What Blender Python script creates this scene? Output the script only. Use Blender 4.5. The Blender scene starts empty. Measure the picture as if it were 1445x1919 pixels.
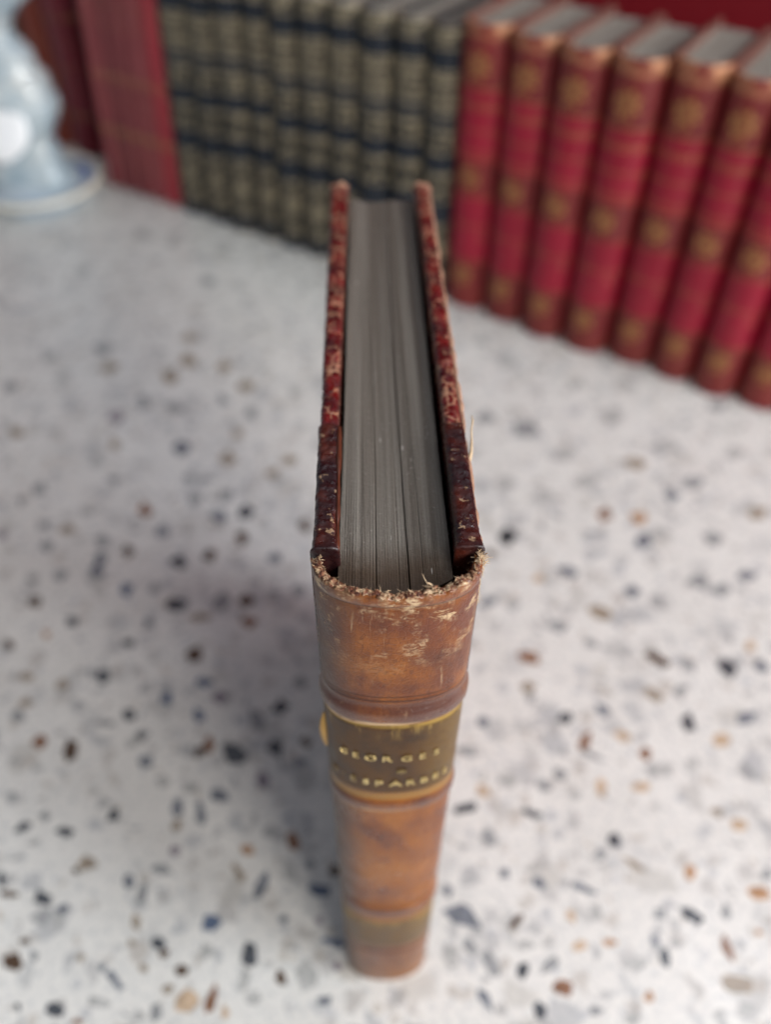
import bpy, bmesh, math, random
from mathutils import Vector, Matrix, noise as mn

sc = bpy.context.scene
col = sc.collection

# ------------------------------------------------------------------ camera
cd = bpy.data.cameras.new("camera")
cam = bpy.data.objects.new("camera", cd); col.objects.link(cam)
R = Vector((0.999592, -0.027187, 0.008793)); U = Vector((0.013237, 0.713325, 0.700708)); B = Vector((-0.025322, -0.700306, 0.713394))
cam.matrix_world = Matrix(((R.x, U.x, B.x, 0), (R.y, U.y, B.y, 0), (R.z, U.z, B.z, 0.28627), (0, 0, 0, 1)))
cd.sensor_fit = 'VERTICAL'; cd.sensor_height = 6.86; cd.sensor_width = 5.17
cd.lens = 1563.45 / 1919 * 6.86
cd.clip_start = 0.01; cd.clip_end = 30
cd.dof.use_dof = True; cd.dof.focus_distance = 0.132; cd.dof.aperture_fstop = 1.55; cd.dof.aperture_blades = 0
sc.camera = cam

# ------------------------------------------------------------------ world, lamps, exposure
w = bpy.data.worlds.new("World"); sc.world = w; w.use_nodes = True
bg = w.node_tree.nodes["Background"]; bg.inputs[0].default_value = (0.80, 0.88, 1.0, 1); bg.inputs[1].default_value = 0.18

def area(name, loc, target, sx, sy, power, color):
    l = bpy.data.lights.new(name, 'AREA'); l.shape = 'RECTANGLE'; l.size = sx; l.size_y = sy; l.energy = power; l.color = color
    o = bpy.data.objects.new(name, l); col.objects.link(o); o.location = loc
    o.rotation_euler = (Vector(target) - Vector(loc)).to_track_quat('-Z', 'Y').to_euler()
    return o
area("window_light", (0.60, -0.80, 0.66), (0.05, 0.22, 0.05), 0.42, 0.36, 6.0, (1.0, 0.96, 0.90))
area("side_window_light", (1.08, 0.12, 0.60), (0.15, 0.38, 0.0), 1.25, 0.8, 21.0, (0.90, 0.95, 1.0))
area("skylight", (0.75, 0.95, 1.40), (0.2, 0.45, 0.0), 0.9, 0.8, 50.0, (0.87, 0.93, 1.0))

sc.view_settings.view_transform = 'Standard'; sc.view_settings.look = 'None'
sc.view_settings.exposure = 0.80; sc.view_settings.gamma = 1.0; sc.view_settings.use_curve_mapping = False

# ------------------------------------------------------------------ node helper
class NT:
    def __init__(s, name):
        s.m = bpy.data.materials.new(name); s.m.use_nodes = True; s.t = s.m.node_tree
        s.b = s.t.nodes["Principled BSDF"]; s.tc = s.t.nodes.new("ShaderNodeTexCoord"); s.obj = s.tc.outputs["Object"]
    def n(s, ty, **kw):
        nd = s.t.nodes.new(ty)
        for k, v in kw.items(): setattr(nd, k, v)
        return nd
    def l(s, a, b):
        if hasattr(a, 'is_output'): s.t.links.new(a, b)
        else:
            try: b.default_value = a
            except Exception: b.default_value = (*a, 1) if len(a) == 3 else a
    def map(s, scale=(1, 1, 1), loc=(0, 0, 0), rot=(0, 0, 0), src=None):
        m = s.n("ShaderNodeMapping"); s.l(src or s.obj, m.inputs[0]); m.inputs['Scale'].default_value = scale; m.inputs['Location'].default_value = loc; m.inputs['Rotation'].default_value = rot
        return m.outputs[0]
    def noise(s, scale, detail=4, rough=.55, vec=None, dist=0, w=None):
        x = s.n("ShaderNodeTexNoise")
        if w is not None: x.noise_dimensions = '4D'; s.l(w, x.inputs['W'])
        s.l(vec or s.obj, x.inputs['Vector']); x.inputs['Scale'].default_value = scale; x.inputs['Detail'].default_value = detail; x.inputs['Roughness'].default_value = rough; x.inputs['Distortion'].default_value = dist
        return x.outputs['Fac']
    def vor(s, scale, feature='F1', vec=None, rnd=1):
        x = s.n("ShaderNodeTexVoronoi", feature=feature); s.l(vec or s.obj, x.inputs['Vector']); x.inputs['Scale'].default_value = scale; x.inputs['Randomness'].default_value = rnd
        return x.outputs
    def math(s, op, a, b=0, c=0, clamp=False):
        x = s.n("ShaderNodeMath", operation=op, use_clamp=clamp); s.l(a, x.inputs[0]); s.l(b, x.inputs[1]); s.l(c, x.inputs[2]); return x.outputs[0]
    def rng(s, v, a, b, c=0, d=1, smooth=True):
        x = s.n("ShaderNodeMapRange", interpolation_type='SMOOTHSTEP' if smooth else 'LINEAR')
        s.l(v, x.inputs[0]); x.inputs[1].default_value = a; x.inputs[2].default_value = b; x.inputs[3].default_value = c; x.inputs[4].default_value = d
        return x.outputs[0]
    def mix(s, f, a, b, bt='MIX'):
        x = s.n("ShaderNodeMix", data_type='RGBA', blend_type=bt); s.l(f, x.inputs[0]); s.l(a, x.inputs[6]); s.l(b, x.inputs[7]); return x.outputs[2]
    def ramp(s, f, pts):
        x = s.n("ShaderNodeValToRGB"); s.l(f, x.inputs[0]); e = x.color_ramp.elements
        while len(e) < len(pts): e.new(.5)
        for i, (p, c) in enumerate(pts): e[i].position = p; e[i].color = (*c, 1)
        return x.outputs[0]
    def xyz(s):
        x = s.n("ShaderNodeSeparateXYZ"); s.l(s.obj, x.inputs[0]); return x.outputs
    def rand(s):
        return s.n("ShaderNodeObjectInfo").outputs['Random']
    def bump(s, h, dist=.001, strength=1, normal=None):
        x = s.n("ShaderNodeBump"); s.l(h, x.inputs['Height']); x.inputs['Distance'].default_value = dist; x.inputs['Strength'].default_value = strength
        if normal: s.l(normal, x.inputs['Normal'])
        return x.outputs[0]
    def out(s, color=None, rough=None, metal=None, normal=None, spec=None, coat=None, coat_r=None):
        b = s.b
        for v, k in ((color, 'Base Color'), (rough, 'Roughness'), (metal, 'Metallic'), (normal, 'Normal'), (spec, 'Specular IOR Level'), (coat, 'Coat Weight'), (coat_r, 'Coat Roughness')):
            if v is not None: s.l(v, b.inputs[k])
        return s.m
    def band(s, z, a, b, soft=.0004):
        return s.math('MULTIPLY', s.rng(z, a - soft, a + soft), s.rng(z, b - soft, b + soft, 1, 0))

# ------------------------------------------------------------------ mesh helpers
def link(name, bm, mats, parent=None, smooth=True, loc=None):
    me = bpy.data.meshes.new(name); bm.normal_update(); bm.to_mesh(me); bm.free()
    for m in (mats if isinstance(mats, (list, tuple)) else [mats]): me.materials.append(m)
    if smooth:
        for p in me.polygons: p.use_smooth = True
    o = bpy.data.objects.new(name, me); col.objects.link(o)
    if parent: o.parent = parent
    if loc: o.location = loc
    return o
def empty(name, loc, rz=0, label='', cat='', group=None):
    o = bpy.data.objects.new(name, None); o.empty_display_size = .01; col.objects.link(o); o.location = loc; o.rotation_euler = (0, 0, rz)
    o['label'] = label; o['category'] = cat
    if group: o['group'] = group
    return o
def grid(bm, rows, closed=False, mat=0):
    V = [[bm.verts.new(p) for p in r] for r in rows]; n = len(rows[0])
    for i in range(len(V) - 1):
        for j in range(n if closed else n - 1):
            k = (j + 1) % n
            f = bm.faces.new((V[i][j], V[i][k], V[i + 1][k], V[i + 1][j])); f.material_index = mat
    return V
def cap(bm, ring, mat=0):
    try: bm.faces.new(ring).material_index = mat
    except ValueError: pass
def box(bm, x0, x1, y0, y1, z0, z1, bev=0, seg=2):
    r = bmesh.ops.create_cube(bm, size=1)
    for v in r['verts']:
        v.co = Vector((x0 + (v.co.x + .5) * (x1 - x0), y0 + (v.co.y + .5) * (y1 - y0), z0 + (v.co.z + .5) * (z1 - z0)))
    if bev:
        es = list({e for v in r['verts'] for e in v.link_edges})
        bmesh.ops.bevel(bm, geom=es, offset=bev, segments=seg, affect='EDGES', profile=.6)
def tube(bm, pts, rads, n=5, mat=0):
    rows = []
    for i, p in enumerate(pts):
        a = pts[max(i - 1, 0)]; b = pts[min(i + 1, len(pts) - 1)]
        t = (b - a).normalized(); s = t.orthogonal().normalized() if i == 0 else (s - t * s.dot(t)).normalized()
        q = t.cross(s)
        rows.append([p + (s * math.cos(2 * math.pi * k / n) + q * math.sin(2 * math.pi * k / n)) * rads[i] for k in range(n)])
    V = grid(bm, rows, True, mat); cap(bm, V[0][::-1], mat); cap(bm, V[-1], mat)
def nz(x, y, z, f, seed=0): return mn.noise(Vector((x * f + seed, y * f + seed * 1.7, z * f - seed)))

# ------------------------------------------------------------------ materials of the setting
def terrazzo_mat():
    s = NT("terrazzo")
    wv = s.n("ShaderNodeTexNoise"); s.l(s.obj, wv.inputs['Vector']); wv.inputs['Scale'].default_value = 160
    warp = s.n("ShaderNodeVectorMath", operation='MULTIPLY_ADD'); s.l(wv.outputs['Color'], warp.inputs[0]); warp.inputs[1].default_value = (.004, .004, .0); s.l(s.obj, warp.inputs[2])
    base = s.ramp(s.noise(30, 5, .6), [(.3, (.71, .685, .64)), (.7, (.80, .775, .73))])
    base = s.mix(s.rng(s.noise(420, 3), .45, .75), base, (.52, .52, .51))
    for sc_, thr, cov, cols in ((85, .13, .36, [(.0, (.36, .37, .38)), (.35, (.50, .47, .42)), (.6, (.30, .31, .33)), (.85, (.55, .54, .52))]),
                               (150, .13, .36, [(.0, (.30, .31, .33)), (.4, (.46, .40, .34)), (.7, (.40, .41, .43)), (.9, (.18, .18, .19))]),
                               (270, .14, .14, [(.0, (.20, .21, .23)), (.4, (.45, .38, .30)), (.7, (.42, .43, .45))])):
        e = s.vor(sc_, 'DISTANCE_TO_EDGE', vec=warp.outputs[0])[0]
        c = s.vor(sc_, 'F1', vec=warp.outputs[0])['Color']
        sp = s.n("ShaderNodeSeparateColor"); s.l(c, sp.inputs[0])
        m = s.math('MULTIPLY', s.rng(e, thr, thr + .05), s.math('LESS_THAN', sp.outputs[0], cov))
        m = s.math('MULTIPLY', m, .55)
        base = s.mix(m, base, s.ramp(sp.outputs[1], cols))
    return s.out(base, s.rng(s.noise(60, 3), .3, .7, .22, .34), spec=.5)
def chip_mat(name, c):
    s = NT(name); a = s.noise(300, 4, .6)
    return s.out(s.mix(s.rng(a, .3, .7), tuple(x * .8 for x in c), tuple(min(1, x * 1.25) for x in c)), .26)

# ---- tabletop: slab with the larger stone chips inlaid as part of its mesh
CH = {'k': (.075, .08, .09), 's': (.18, .19, .215), 'b': (.10, .13, .20), 'g': (.30, .30, .30), 'f': (.45, .44, .42), 'n': (.085, .05, .03),
      'r': (.23, .11, .06), 't': (.52, .38, .26), 'o': (.42, .24, .13), 'p': (.26, .22, .25), 'u': (.32, .26, .20)}
CHN = {'k': 'black_stone', 's': 'slate_stone', 'b': 'blue_slate_stone', 'g': 'grey_stone', 'f': 'pale_stone', 'n': 'brown_stone', 'r': 'rust_stone', 't': 'tan_stone', 'o': 'orange_stone', 'p': 'purple_grey_stone', 'u': 'taupe_stone'}
mats = [terrazzo_mat()] + [chip_mat(CHN[k], c) for k, c in CH.items()]
kidx = {k: i + 1 for i, k in enumerate(CH)}
CHIPS = "-11109,15875,374,-8,120,-511,n;-12364,16147,282,-6,81,-312,r;-13651,19101,350,-7,64,-236,u;-10582,19035,301,-6,86,-412,k;-11044,19212,151,-3,64,-297,g;-9209,17235,281,-170,-83,-258,k;-10102,16947,441,-77,14,-171,g;-8565,16408,285,-6,46,-264,g;-8859,16069,388,212,114,-190,f;-8236,15282,278,-6,52,-301,s;-7874,17994,249,-55,1,-442,b;-6519,17176,173,120,196,-311,b;-5792,18002,296,-6,32,-283,p;-7083,20043,308,-6,49,-369,n;-4224,16971,241,241,307,-379,g;-3436,17473,391,-9,22,-360,k;-3415,15702,370,-388,-245,-284,k;-4990,15544,500,-203,-83,-355,k;-6319,15622,224,149,130,-202,n;-6007,15956,204,36,100,-358,r;-5338,13926,360,-8,32,-283,s;-3853,14482,216,58,137,-423,p;-6795,13473,200,-5,54,-369,s;-5928,13236,174,12,101,-477,s;-6741,12826,197,-5,33,-224,u;-9006,13264,186,240,188,-165,k;-12091,12908,238,163,130,-158,k;-10569,12705,391,-9,53,-222,k;-11535,12353,344,-8,35,-131,f;-9593,11619,339,-8,65,-295,u;-9889,11350,168,-4,29,-125,n;-4160,11910,215,-5,19,-215,o;-2616,12144,211,33,86,-386,r;-2689,11218,233,-6,22,-414,f;-4437,11181,142,75,254,-406,u;-3605,10695,181,-67,-123,-413,s;-1711,10535,412,-80,-30,-197,b;-7034,11321,382,-106,-20,-180,g;-7534,10561,159,-43,-38,-383,g;-8036,10955,209,-5,46,-245,s;-7568,9673,139,8,93,-343,u;-10800,10451,370,-9,72,-278,k;-10030,10135,180,-92,-79,-217,s;-11890,10627,371,-9,40,-141,n;-12308,11134,167,-4,96,-328,k;-5082,9576,365,-162,-97,-256,b;-3852,8594,285,-30,-2,-360,k;-6738,9012,219,-5,30,-185,k;-6539,8695,176,58,76,-139,n;-11220,8537,416,-169,-57,-257,n;-11022,9152,159,-4,31,-112,n;-9119,8655,118,-3,33,-145,u;-10611,8726,138,-3,44,-164,g;-5874,8202,263,37,53,-158,n;-7100,8300,156,-4,22,-125,u;-7602,9033,139,-3,24,-130,u;-5608,7343,400,-10,52,-371,t;-4872,7356,156,-53,-137,-470,r;-4424,6995,151,-4,25,-233,t;-7959,8020,144,116,306,-296,s;-8388,8332,156,-4,30,-143,s;-9530,7186,325,-105,-30,-187,k;-10695,7310,106,-3,28,-101,k;-8781,6855,225,-6,23,-99,r;-6526,7048,191,-34,-8,-245,g;-7007,6966,188,-5,30,-166,f;-2768,7892,152,21,63,-249,n;-1965,7938,392,87,135,-408,f;-1506,7240,396,40,24,-128,s;-1088,8185,157,-4,3,-178,p;-1644,9565,163,-4,4,-154,p;-2796,9630,163,-4,9,-154,s;-1171,11142,212,-5,3,-208,n;-2211,14353,388,-9,17,-433,f;-2316,15922,213,-5,11,-285,n;-2548,15154,209,-5,9,-201,s;-8331,7379,424,-62,9,-151,f;-5210,8766,277,-7,32,-256,f;-1174,8911,431,-96,-28,-130,b;-14805,20676,232,-5,90,-314,n;-9904,20692,259,-5,42,-221,k;-6484,18725,350,-8,29,-234,b;-2657,18588,300,-6,15,-349,g;-13486,17329,289,-6,76,-274,g;-12143,15135,230,-5,46,-174,f;-12825,14053,201,-5,61,-213,g;-10093,9770,258,-178,-112,-173,f;-6479,14222,317,-7,33,-240,f;-7454,14472,318,-7,46,-290,f;-11450,13277,220,-5,53,-206,g;-12141,18682,298,-6,70,-290,u;-13325,17900,244,-5,61,-225,u;-11613,19224,301,-6,54,-238,f;-3603,7389,229,-6,17,-204,f;-3933,7854,194,-20,-2,-380,f;-6234,7682,171,115,105,-116,u;-9873,14210,158,-4,31,-144,f;-6652,11952,172,-4,32,-215,p;-2016,11360,170,-4,8,-210,g;5358,22520,418,83,7,-293,s;7742,23819,243,-5,-49,-312,t;6612,26167,316,-6,-55,-424,s;5794,25307,249,-5,-29,-247,n;9127,24166,461,-120,-111,-350,s;11811,23005,300,-6,-90,-379,s;15744,22998,520,201,-11,-430,g;13053,25963,381,-7,-125,-507,s;10146,21837,507,-297,-172,-320,u;6762,19575,439,-214,-127,-277,r;6453,18201,286,-135,-108,-233,u;6485,17730,215,-5,-37,-245,g;11971,19427,396,-339,-153,-204,n;13185,19027,228,-319,-248,-245,g;14718,18871,247,-360,-307,-292,k;16153,18902,275,-250,-212,-250,s;16041,19979,256,-5,-114,-338,t;7690,16791,316,-7,-53,-294,k;4439,16639,210,-151,-142,-225,s;9203,17096,227,-274,-175,-180,s;8292,15791,211,-71,-191,-431,r;8370,15207,434,-294,-84,-120,g;9753,15974,331,-201,-121,-184,t;10430,15213,230,-5,-68,-275,r;12454,16463,326,-7,-156,-549,k;13523,15728,311,-7,-106,-337,t;14762,16635,509,216,20,-242,s;11383,17741,316,-285,-188,-232,u;3685,15469,413,-180,-85,-196,g;3427,13229,457,113,33,-204,k;5774,12986,365,-114,-102,-247,k;4174,12149,219,115,131,-291,g;4181,13837,203,-203,-143,-155,t;5674,10593,282,-113,-99,-184,s;7179,10349,395,-159,-70,-122,s;8522,11957,176,-187,-191,-177,k;9037,11108,390,-211,-102,-142,u;10843,10808,193,-5,-79,-276,o;12445,12879,241,-108,-111,-166,u;13032,10043,398,-81,-113,-211,o;10561,9376,293,-247,-176,-167,k;3049,9637,506,-371,-227,-268,s;2648,10375,171,-4,-21,-260,s;4777,9397,266,216,87,-96,n;6588,9472,157,22,1,-246,t;7674,8669,271,-43,-53,-142,o;6718,8617,263,56,15,-155,t;9535,9480,267,-6,-54,-208,g;9128,8710,157,-4,-51,-200,s;9328,8215,198,56,37,-277,k;11399,8426,171,53,51,-424,r;4774,7922,191,-5,-36,-248,k;3800,8166,256,121,164,-322,g;3160,8628,189,57,83,-281,g;5639,8047,378,187,72,-140,g;5932,7426,329,-91,-106,-221,r;5122,6819,247,-6,-34,-216,k;3527,7170,146,81,233,-351,s;11353,7398,416,-145,-184,-264,u;8391,8053,482,63,-10,-210,f;8553,7079,167,-4,-41,-165,o;2531,8419,321,-8,-32,-390,f;4962,8660,346,-8,-26,-179,f;6832,6776,289,-7,-37,-180,g;12579,8856,154,-4,-35,-101,o;11700,9507,168,35,-8,-244,g;7922,11438,226,111,60,-162,g;4553,10915,229,-5,-26,-201,s;7084,14466,231,-165,-164,-227,g;6399,14032,231,-162,-127,-178,g;8490,13935,198,-5,-76,-361,t;9984,13901,347,-8,-51,-207,t;10996,14529,418,139,19,-252,f;13071,12397,237,-106,-156,-225,t;12501,17893,271,-6,-69,-247,g;7493,13615,294,-7,-35,-184,f;11416,6626,454,-11,-84,-251,f;13479,10702,230,-5,-78,-223,g;7951,6543,287,-7,-51,-213,f;7415,9611,224,67,56,-317,f;9764,8618,261,-6,-44,-160,f;10616,6578,206,-5,-56,-179,f;5172,14308,447,-10,-41,-315,f;8151,21197,399,-202,-155,-329,g;9383,20247,252,-210,-144,-210,g;12113,14760,304,-7,-78,-269,f;4267,20484,273,-212,-203,-351,f;-5693,28274,420,-8,45,-503,k;-5705,26574,291,-6,44,-474,n;-7057,25497,342,-7,54,-455,n;-10862,25788,286,-6,72,-383,n;-8447,25096,396,-8,65,-448,k;-11957,25377,283,-6,95,-452,s;-12020,24674,308,-6,109,-513,s;-4132,25225,399,-8,25,-377,s;-8142,22654,486,-10,60,-409,k;-5149,22788,326,-7,37,-412,n;-4947,21636,319,-7,29,-329,r;-14349,22974,301,66,123,-306,n;-12498,21792,317,-7,93,-394,k;-9191,21662,212,-4,45,-263,s;-10572,28444,360,-7,102,-588,r;-9476,32990,524,-278,-52,-550,k;-12951,33330,325,-6,98,-495,r;-10180,40748,510,-8,94,-681,n;-14569,40114,507,246,190,-530,n;-10343,36338,625,-345,-39,-510,s;-12153,36783,412,-7,135,-769,s;-6587,34079,397,-7,49,-509,r;-6100,35655,339,-6,46,-534,s;-7704,36922,414,-7,60,-555,s;-10074,49500,492,-6,76,-629,s;-10357,43063,377,-5,72,-530,n;-15442,42022,549,-315,1,-541,s;-6583,38194,493,-8,52,-577,n;-6993,32031,448,-8,60,-570,n;-3789,31885,351,191,119,-404,n;-7894,30548,374,-7,45,-363,s;-8728,30649,312,-6,50,-364,s;-19815,38399,460,-244,36,-540,s;-15984,30015,368,-7,139,-531,s;-13388,21196,183,-4,57,-225,o;-6225,22809,348,271,234,-420,g;-7133,21932,480,-10,39,-299,u;-10494,23555,274,-5,80,-423,b;-9252,23530,274,-5,58,-353,g;-6894,27901,358,-7,46,-414,s;-9444,27022,351,-7,64,-401,s;-12202,26548,347,-7,82,-393,g;-14599,26151,344,-7,98,-387,g;-16870,26936,290,-6,93,-319,p;-13984,27184,409,-8,77,-322,u;-15146,27435,352,-7,84,-325,g;-13640,24430,334,-7,89,-364,g;-14756,24315,277,-5,96,-362,f;-16623,29200,302,-6,95,-345,g;-13267,28414,359,-7,93,-420,f;-8302,29212,487,-9,58,-433,g;-6768,29348,367,-7,56,-522,g;-10964,39149,498,-8,90,-592,n;-7972,40016,434,-6,65,-608,u;-18264,41103,437,-6,157,-624,g;-17022,39354,426,-6,143,-593,g;-15542,56021,620,-6,162,-918,g;-18601,51121,499,-6,183,-814,g;-2916,23269,330,-7,16,-351,g;-4627,30923,377,-7,31,-460,u;-2819,27280,296,-6,20,-487,n;-13695,31967,444,-8,102,-473,g;-13333,35571,404,-7,105,-531,p;-18268,34275,459,-8,142,-508,u;-3769,37715,421,-7,27,-569,f;-12456,30544,372,-7,90,-452,s;-13265,55304,528,-5,163,-1081,f;-9592,53579,518,-6,95,-868,f;13891,31370,536,-159,-180,-502,n;11595,27708,409,-8,-104,-488,r;8675,34219,667,-11,-101,-696,s;6739,26435,452,-9,-70,-536,k;13149,27500,408,-8,-108,-448,o;13628,35175,680,-11,-158,-719,g;19609,36010,629,-10,-199,-642,s;10460,32170,529,-9,-102,-566,g;16491,29855,654,-12,-152,-527,g;7128,30023,622,-11,-68,-527,g;12129,38073,580,-9,-109,-577,g;19354,32016,532,-9,-170,-523,g;15902,32708,596,-10,-130,-490,g;19010,27750,550,-10,-169,-491,u;10241,39636,494,-7,-86,-548,g;11172,30145,590,133,-37,-483,g;13855,26437,535,-10,-112,-431,f;6647,35289,523,-9,-64,-576,s;16401,26047,532,-10,-142,-461,g;15161,28926,475,-9,-106,-393,s;8843,29041,501,-9,-70,-432,f;8446,40190,597,-9,-72,-557,g;14868,38031,646,-10,-132,-577,f;17150,23752,511,-10,-109,-327,s;14893,23486,558,-11,-123,-420,g"
rnd = random.Random(7)
bm = bmesh.new()
box(bm, -1.6, 1.6, -.5, 2.2, -.04, 0)
for e in CHIPS.split(';'):
    q = e.split(','); x, y, ux, uy, vx, vy = [float(a) * 1e-5 for a in q[:6]]
    n = rnd.choice((4, 5, 5, 6, 7)); ph = rnd.random() * 6; vs = []
    for i in range(n):
        a = 2 * math.pi * (i + rnd.uniform(-.28, .28)) / n + ph; r = rnd.uniform(.82, 1.28)
        vs.append(bm.verts.new((x + (ux * math.cos(a) + vx * math.sin(a)) * r, y + (uy * math.cos(a) + vy * math.sin(a)) * r, .00006)))
    f = bm.faces.new(vs)
    if f.calc_area() and (f.normal_update() or f.normal.z < 0): f.normal_flip()
    key = q[6]
    if y > .30: key = {'k': 's', 's': 'g', 'g': 'f', 'n': 'u', 'b': 'g', 'r': 'u'}.get(key, key)
    f.material_index = kidx[key]
tb = link("tabletop", bm, mats, smooth=False); tb['kind'] = 'structure'

# ---- dark red wall behind the books
PH = -0.6007; RP = Vector((0.22151, 0.36252, 0)); RD = Vector((math.cos(PH), math.sin(PH), 0)); RN = Vector((-math.sin(PH), math.cos(PH), 0))
s = NT("dark_red_plaster"); wallm = s.out(s.mix(s.noise(14, 4), (.16, .004, .009), (.22, .006, .013)), .45, normal=s.bump(s.noise(200, 3), .0005))
bm = bmesh.new(); box(bm, -1.4, 1.2, .0, .03, -.0, 1.0)
wl = link("wall", bm, wallm, smooth=False, loc=RP + RN * .16); wl.rotation_euler = (0, 0, PH); wl['kind'] = 'structure'

# ------------------------------------------------------------------ row book materials
def leather_rough(s, lo=.28, hi=.5): return s.rng(s.noise(90, 4), .3, .7, lo, hi)
def rosette(s, X, Z, zc, r, w):
    dx = s.math('ABSOLUTE', X); dz = s.math('SUBTRACT', Z, zc)
    d = s.math('SQRT', s.math('ADD', s.math('POWER', dx, 2), s.math('POWER', dz, 2)))
    ang = s.math('ARCTAN2', dz, dx)
    pet = s.math('MULTIPLY', s.math('COSINE', s.math('MULTIPLY', ang, 8)), r * .18)
    dd = s.math('ADD', d, pet)
    ring = s.rng(s.math('ABSOLUTE', s.math('SUBTRACT', dd, r * .72)), r * .12, r * .3, 1, 0)
    core = s.rng(d, r * .2, r * .42, 1, 0)
    return s.math('MAXIMUM', ring, core)
def lines(s, Z, zs, hw=.0004):
    o = None
    for z in zs:
        m = s.rng(s.math('ABSOLUTE', s.math('SUBTRACT', Z, z)), hw * .6, hw * 1.4, 1, 0)
        o = m if o is None else s.math('MAXIMUM', o, m)
    return o
def red_spine_mat():
    s = NT("red_tooled_leather"); X, Y, Z = s.xyz()
    rv = s.rand(); Z = s.math('ADD', Z, s.math('MULTIPLY_ADD', rv, .002, -.001)); n = s.noise(45, 5, .6, w=s.math('MULTIPLY', rv, 37))
    red = s.mix(n, (.19, .001, .012), (.38, .005, .034))
    brn = s.mix(n, (.13, .007, .010), (.24, .022, .022))
    bb = None
    for a, b in ((.129, .165), (.0722, .0915), (-.001, .0312)):
        m = s.band(Z, a, b, .0014); bb = m if bb is None else s.math('MAXIMUM', bb, m)
    c = s.mix(bb, red, brn); c = s.mix(s.math('MULTIPLY', rv, .35), c, s.mix(bb, (.13, .002, .008), (.05, .006, .007)))
    g = None
    for zc, r in ((.1405, .0068), (.082, .0062), (.0215, .0062)):
        m = rosette(s, X, Z, zc, r, 0); g = m if g is None else s.math('MAXIMUM', g, m)
    ln = lines(s, Z, (.1545, .1295, .1215, .1195, .108, .0965, .0925, .0715, .0535, .0315, .0095))
    g = s.math('MAXIMUM', g, s.math('MULTIPLY', ln, .7))
    g = s.math('MULTIPLY', g, s.rng(s.noise(260, 3), .35, .6, .35, .95))
    c = s.mix(s.math('MULTIPLY', g, .85), c, (.46, .25, .09))
    wear = s.rng(s.noise(120, 5, .65), .60, .72); ztop = s.rng(Z, .15, .158)
    c = s.mix(s.math('MAXIMUM', s.math('MULTIPLY', wear, .35), s.math('MULTIPLY', ztop, s.rng(s.noise(150, 3), .35, .6))), c, (.45, .20, .10))
    return s.out(c, leather_rough(s, .42, .5), s.math('MULTIPLY', g, .6), s.bump(s.noise(400, 3), .0001, .3), spec=.4)
def dark_spine_mat():
    s = NT("dark_blue_tooled_leather"); X, Y, Z = s.xyz()
    rv = s.rand(); Z = s.math('ADD', Z, s.math('MULTIPLY_ADD', rv, .004, -.002)); n = s.noise(45, 5, .6, w=s.math('MULTIPLY', rv, 31))
    navy = s.mix(n, (.006, .009, .016), (.012, .018, .028))
    olv = s.mix(n, (.006, .007, .008), (.013, .013, .013))
    bb = None
    for a, b in ((.1364, .147), (.1044, .1166), (.0812, .0925), (.0502, .0642), (.002, .012)):
        m = s.band(Z, a, b, .0005); bb = m if bb is None else s.math('MAXIMUM', bb, m)
    c = s.mix(bb, olv, navy)
    pat = s.math('MAXIMUM', s.rng(s.vor(130, 'DISTANCE_TO_EDGE')[0], .02, .07, 1, 0), s.rng(s.noise(210, 4), .54, .60))
    inb = s.math('SUBTRACT', 1, bb)
    g = s.math('MULTIPLY', pat, inb)
    g = s.math('MAXIMUM', s.math('MULTIPLY', g, .75), lines(s, Z, (.1555, .1535, .1475, .1360, .1330, .1305, .1255, .121, .1165, .1145, .1085, .104, .093, .081, .079, .065, .050, .030, .012), .0005))
    g = s.math('MULTIPLY', g, .62)
    c = s.mix(g, c, (.52, .43, .28))
    return s.out(c, s.rng(s.noise(90, 4), .3, .7, .40, .5), s.math('MULTIPLY', g, .7), s.bump(s.noise(400, 3), .0001, .3), spec=.4)
def rose_spine_mat(name, c0, c1, gz, rough):
    s = NT(name); X, Y, Z = s.xyz(); rv = s.rand(); n = s.noise(60, 5, .6, w=s.math('MULTIPLY', rv, 23))
    c = s.mix(s.math('ADD', s.math('MULTIPLY', n, .5), s.math('MULTIPLY', rv, .5)), tuple(v * .7 for v in c0), tuple(v * 1.25 for v in c1))
    g = s.math('MULTIPLY', lines(s, Z, gz, .0022), s.rng(s.noise(110, 3), .4, .6))
    g = s.math('MAXIMUM', g, s.math('MULTIPLY', s.rng(s.noise(300, 3), .55, .68), .35))
    c = s.mix(s.math('MULTIPLY', g, .45), c, (.50, .30, .13))
    return s.out(c, rough, s.math('MULTIPLY', g, .6), s.bump(s.noise(600, 3), .0003, .5))
def paper_mat(name, c0, c1, freq=1500):
    s = NT(name)
    l1 = s.noise(1, 5, .7, vec=s.map((freq, 12, 12))); l2 = s.noise(1, 4, .6, vec=s.map((freq * .22, 7, 7)))
    f = s.math('ADD', s.math('MULTIPLY', l1, .5), s.math('MULTIPLY', l2, .5))
    c = s.mix(s.rng(f, .36, .64), c0, c1)
    return s.out(c, .85, normal=s.bump(l1, .0004, .5), spec=.2)
def cloth_mat(name, c0, c1, rough=.5):
    s = NT(name); c = s.mix(s.rng(s.noise(130, 5, .65), .35, .65), c0, c1)
    return s.out(c, rough, normal=s.bump(s.noise(900, 3), .0003, .5))
M_red, M_dark = red_spine_mat(), dark_spine_mat()
M_rose = rose_spine_mat("rose_leather", (.16, .026, .034), (.27, .055, .062), (.119, .083, .045), .4)
M_rose_b = rose_spine_mat("bright_rose_leather", (.24, .018, .028), (.34, .03, .045), (.119, .083, .045), .45)
M_maroon = rose_spine_mat("maroon_leather", (.15, .008, .018), (.24, .012, .030), (.1015, .0666, .0316), .3)
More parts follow.
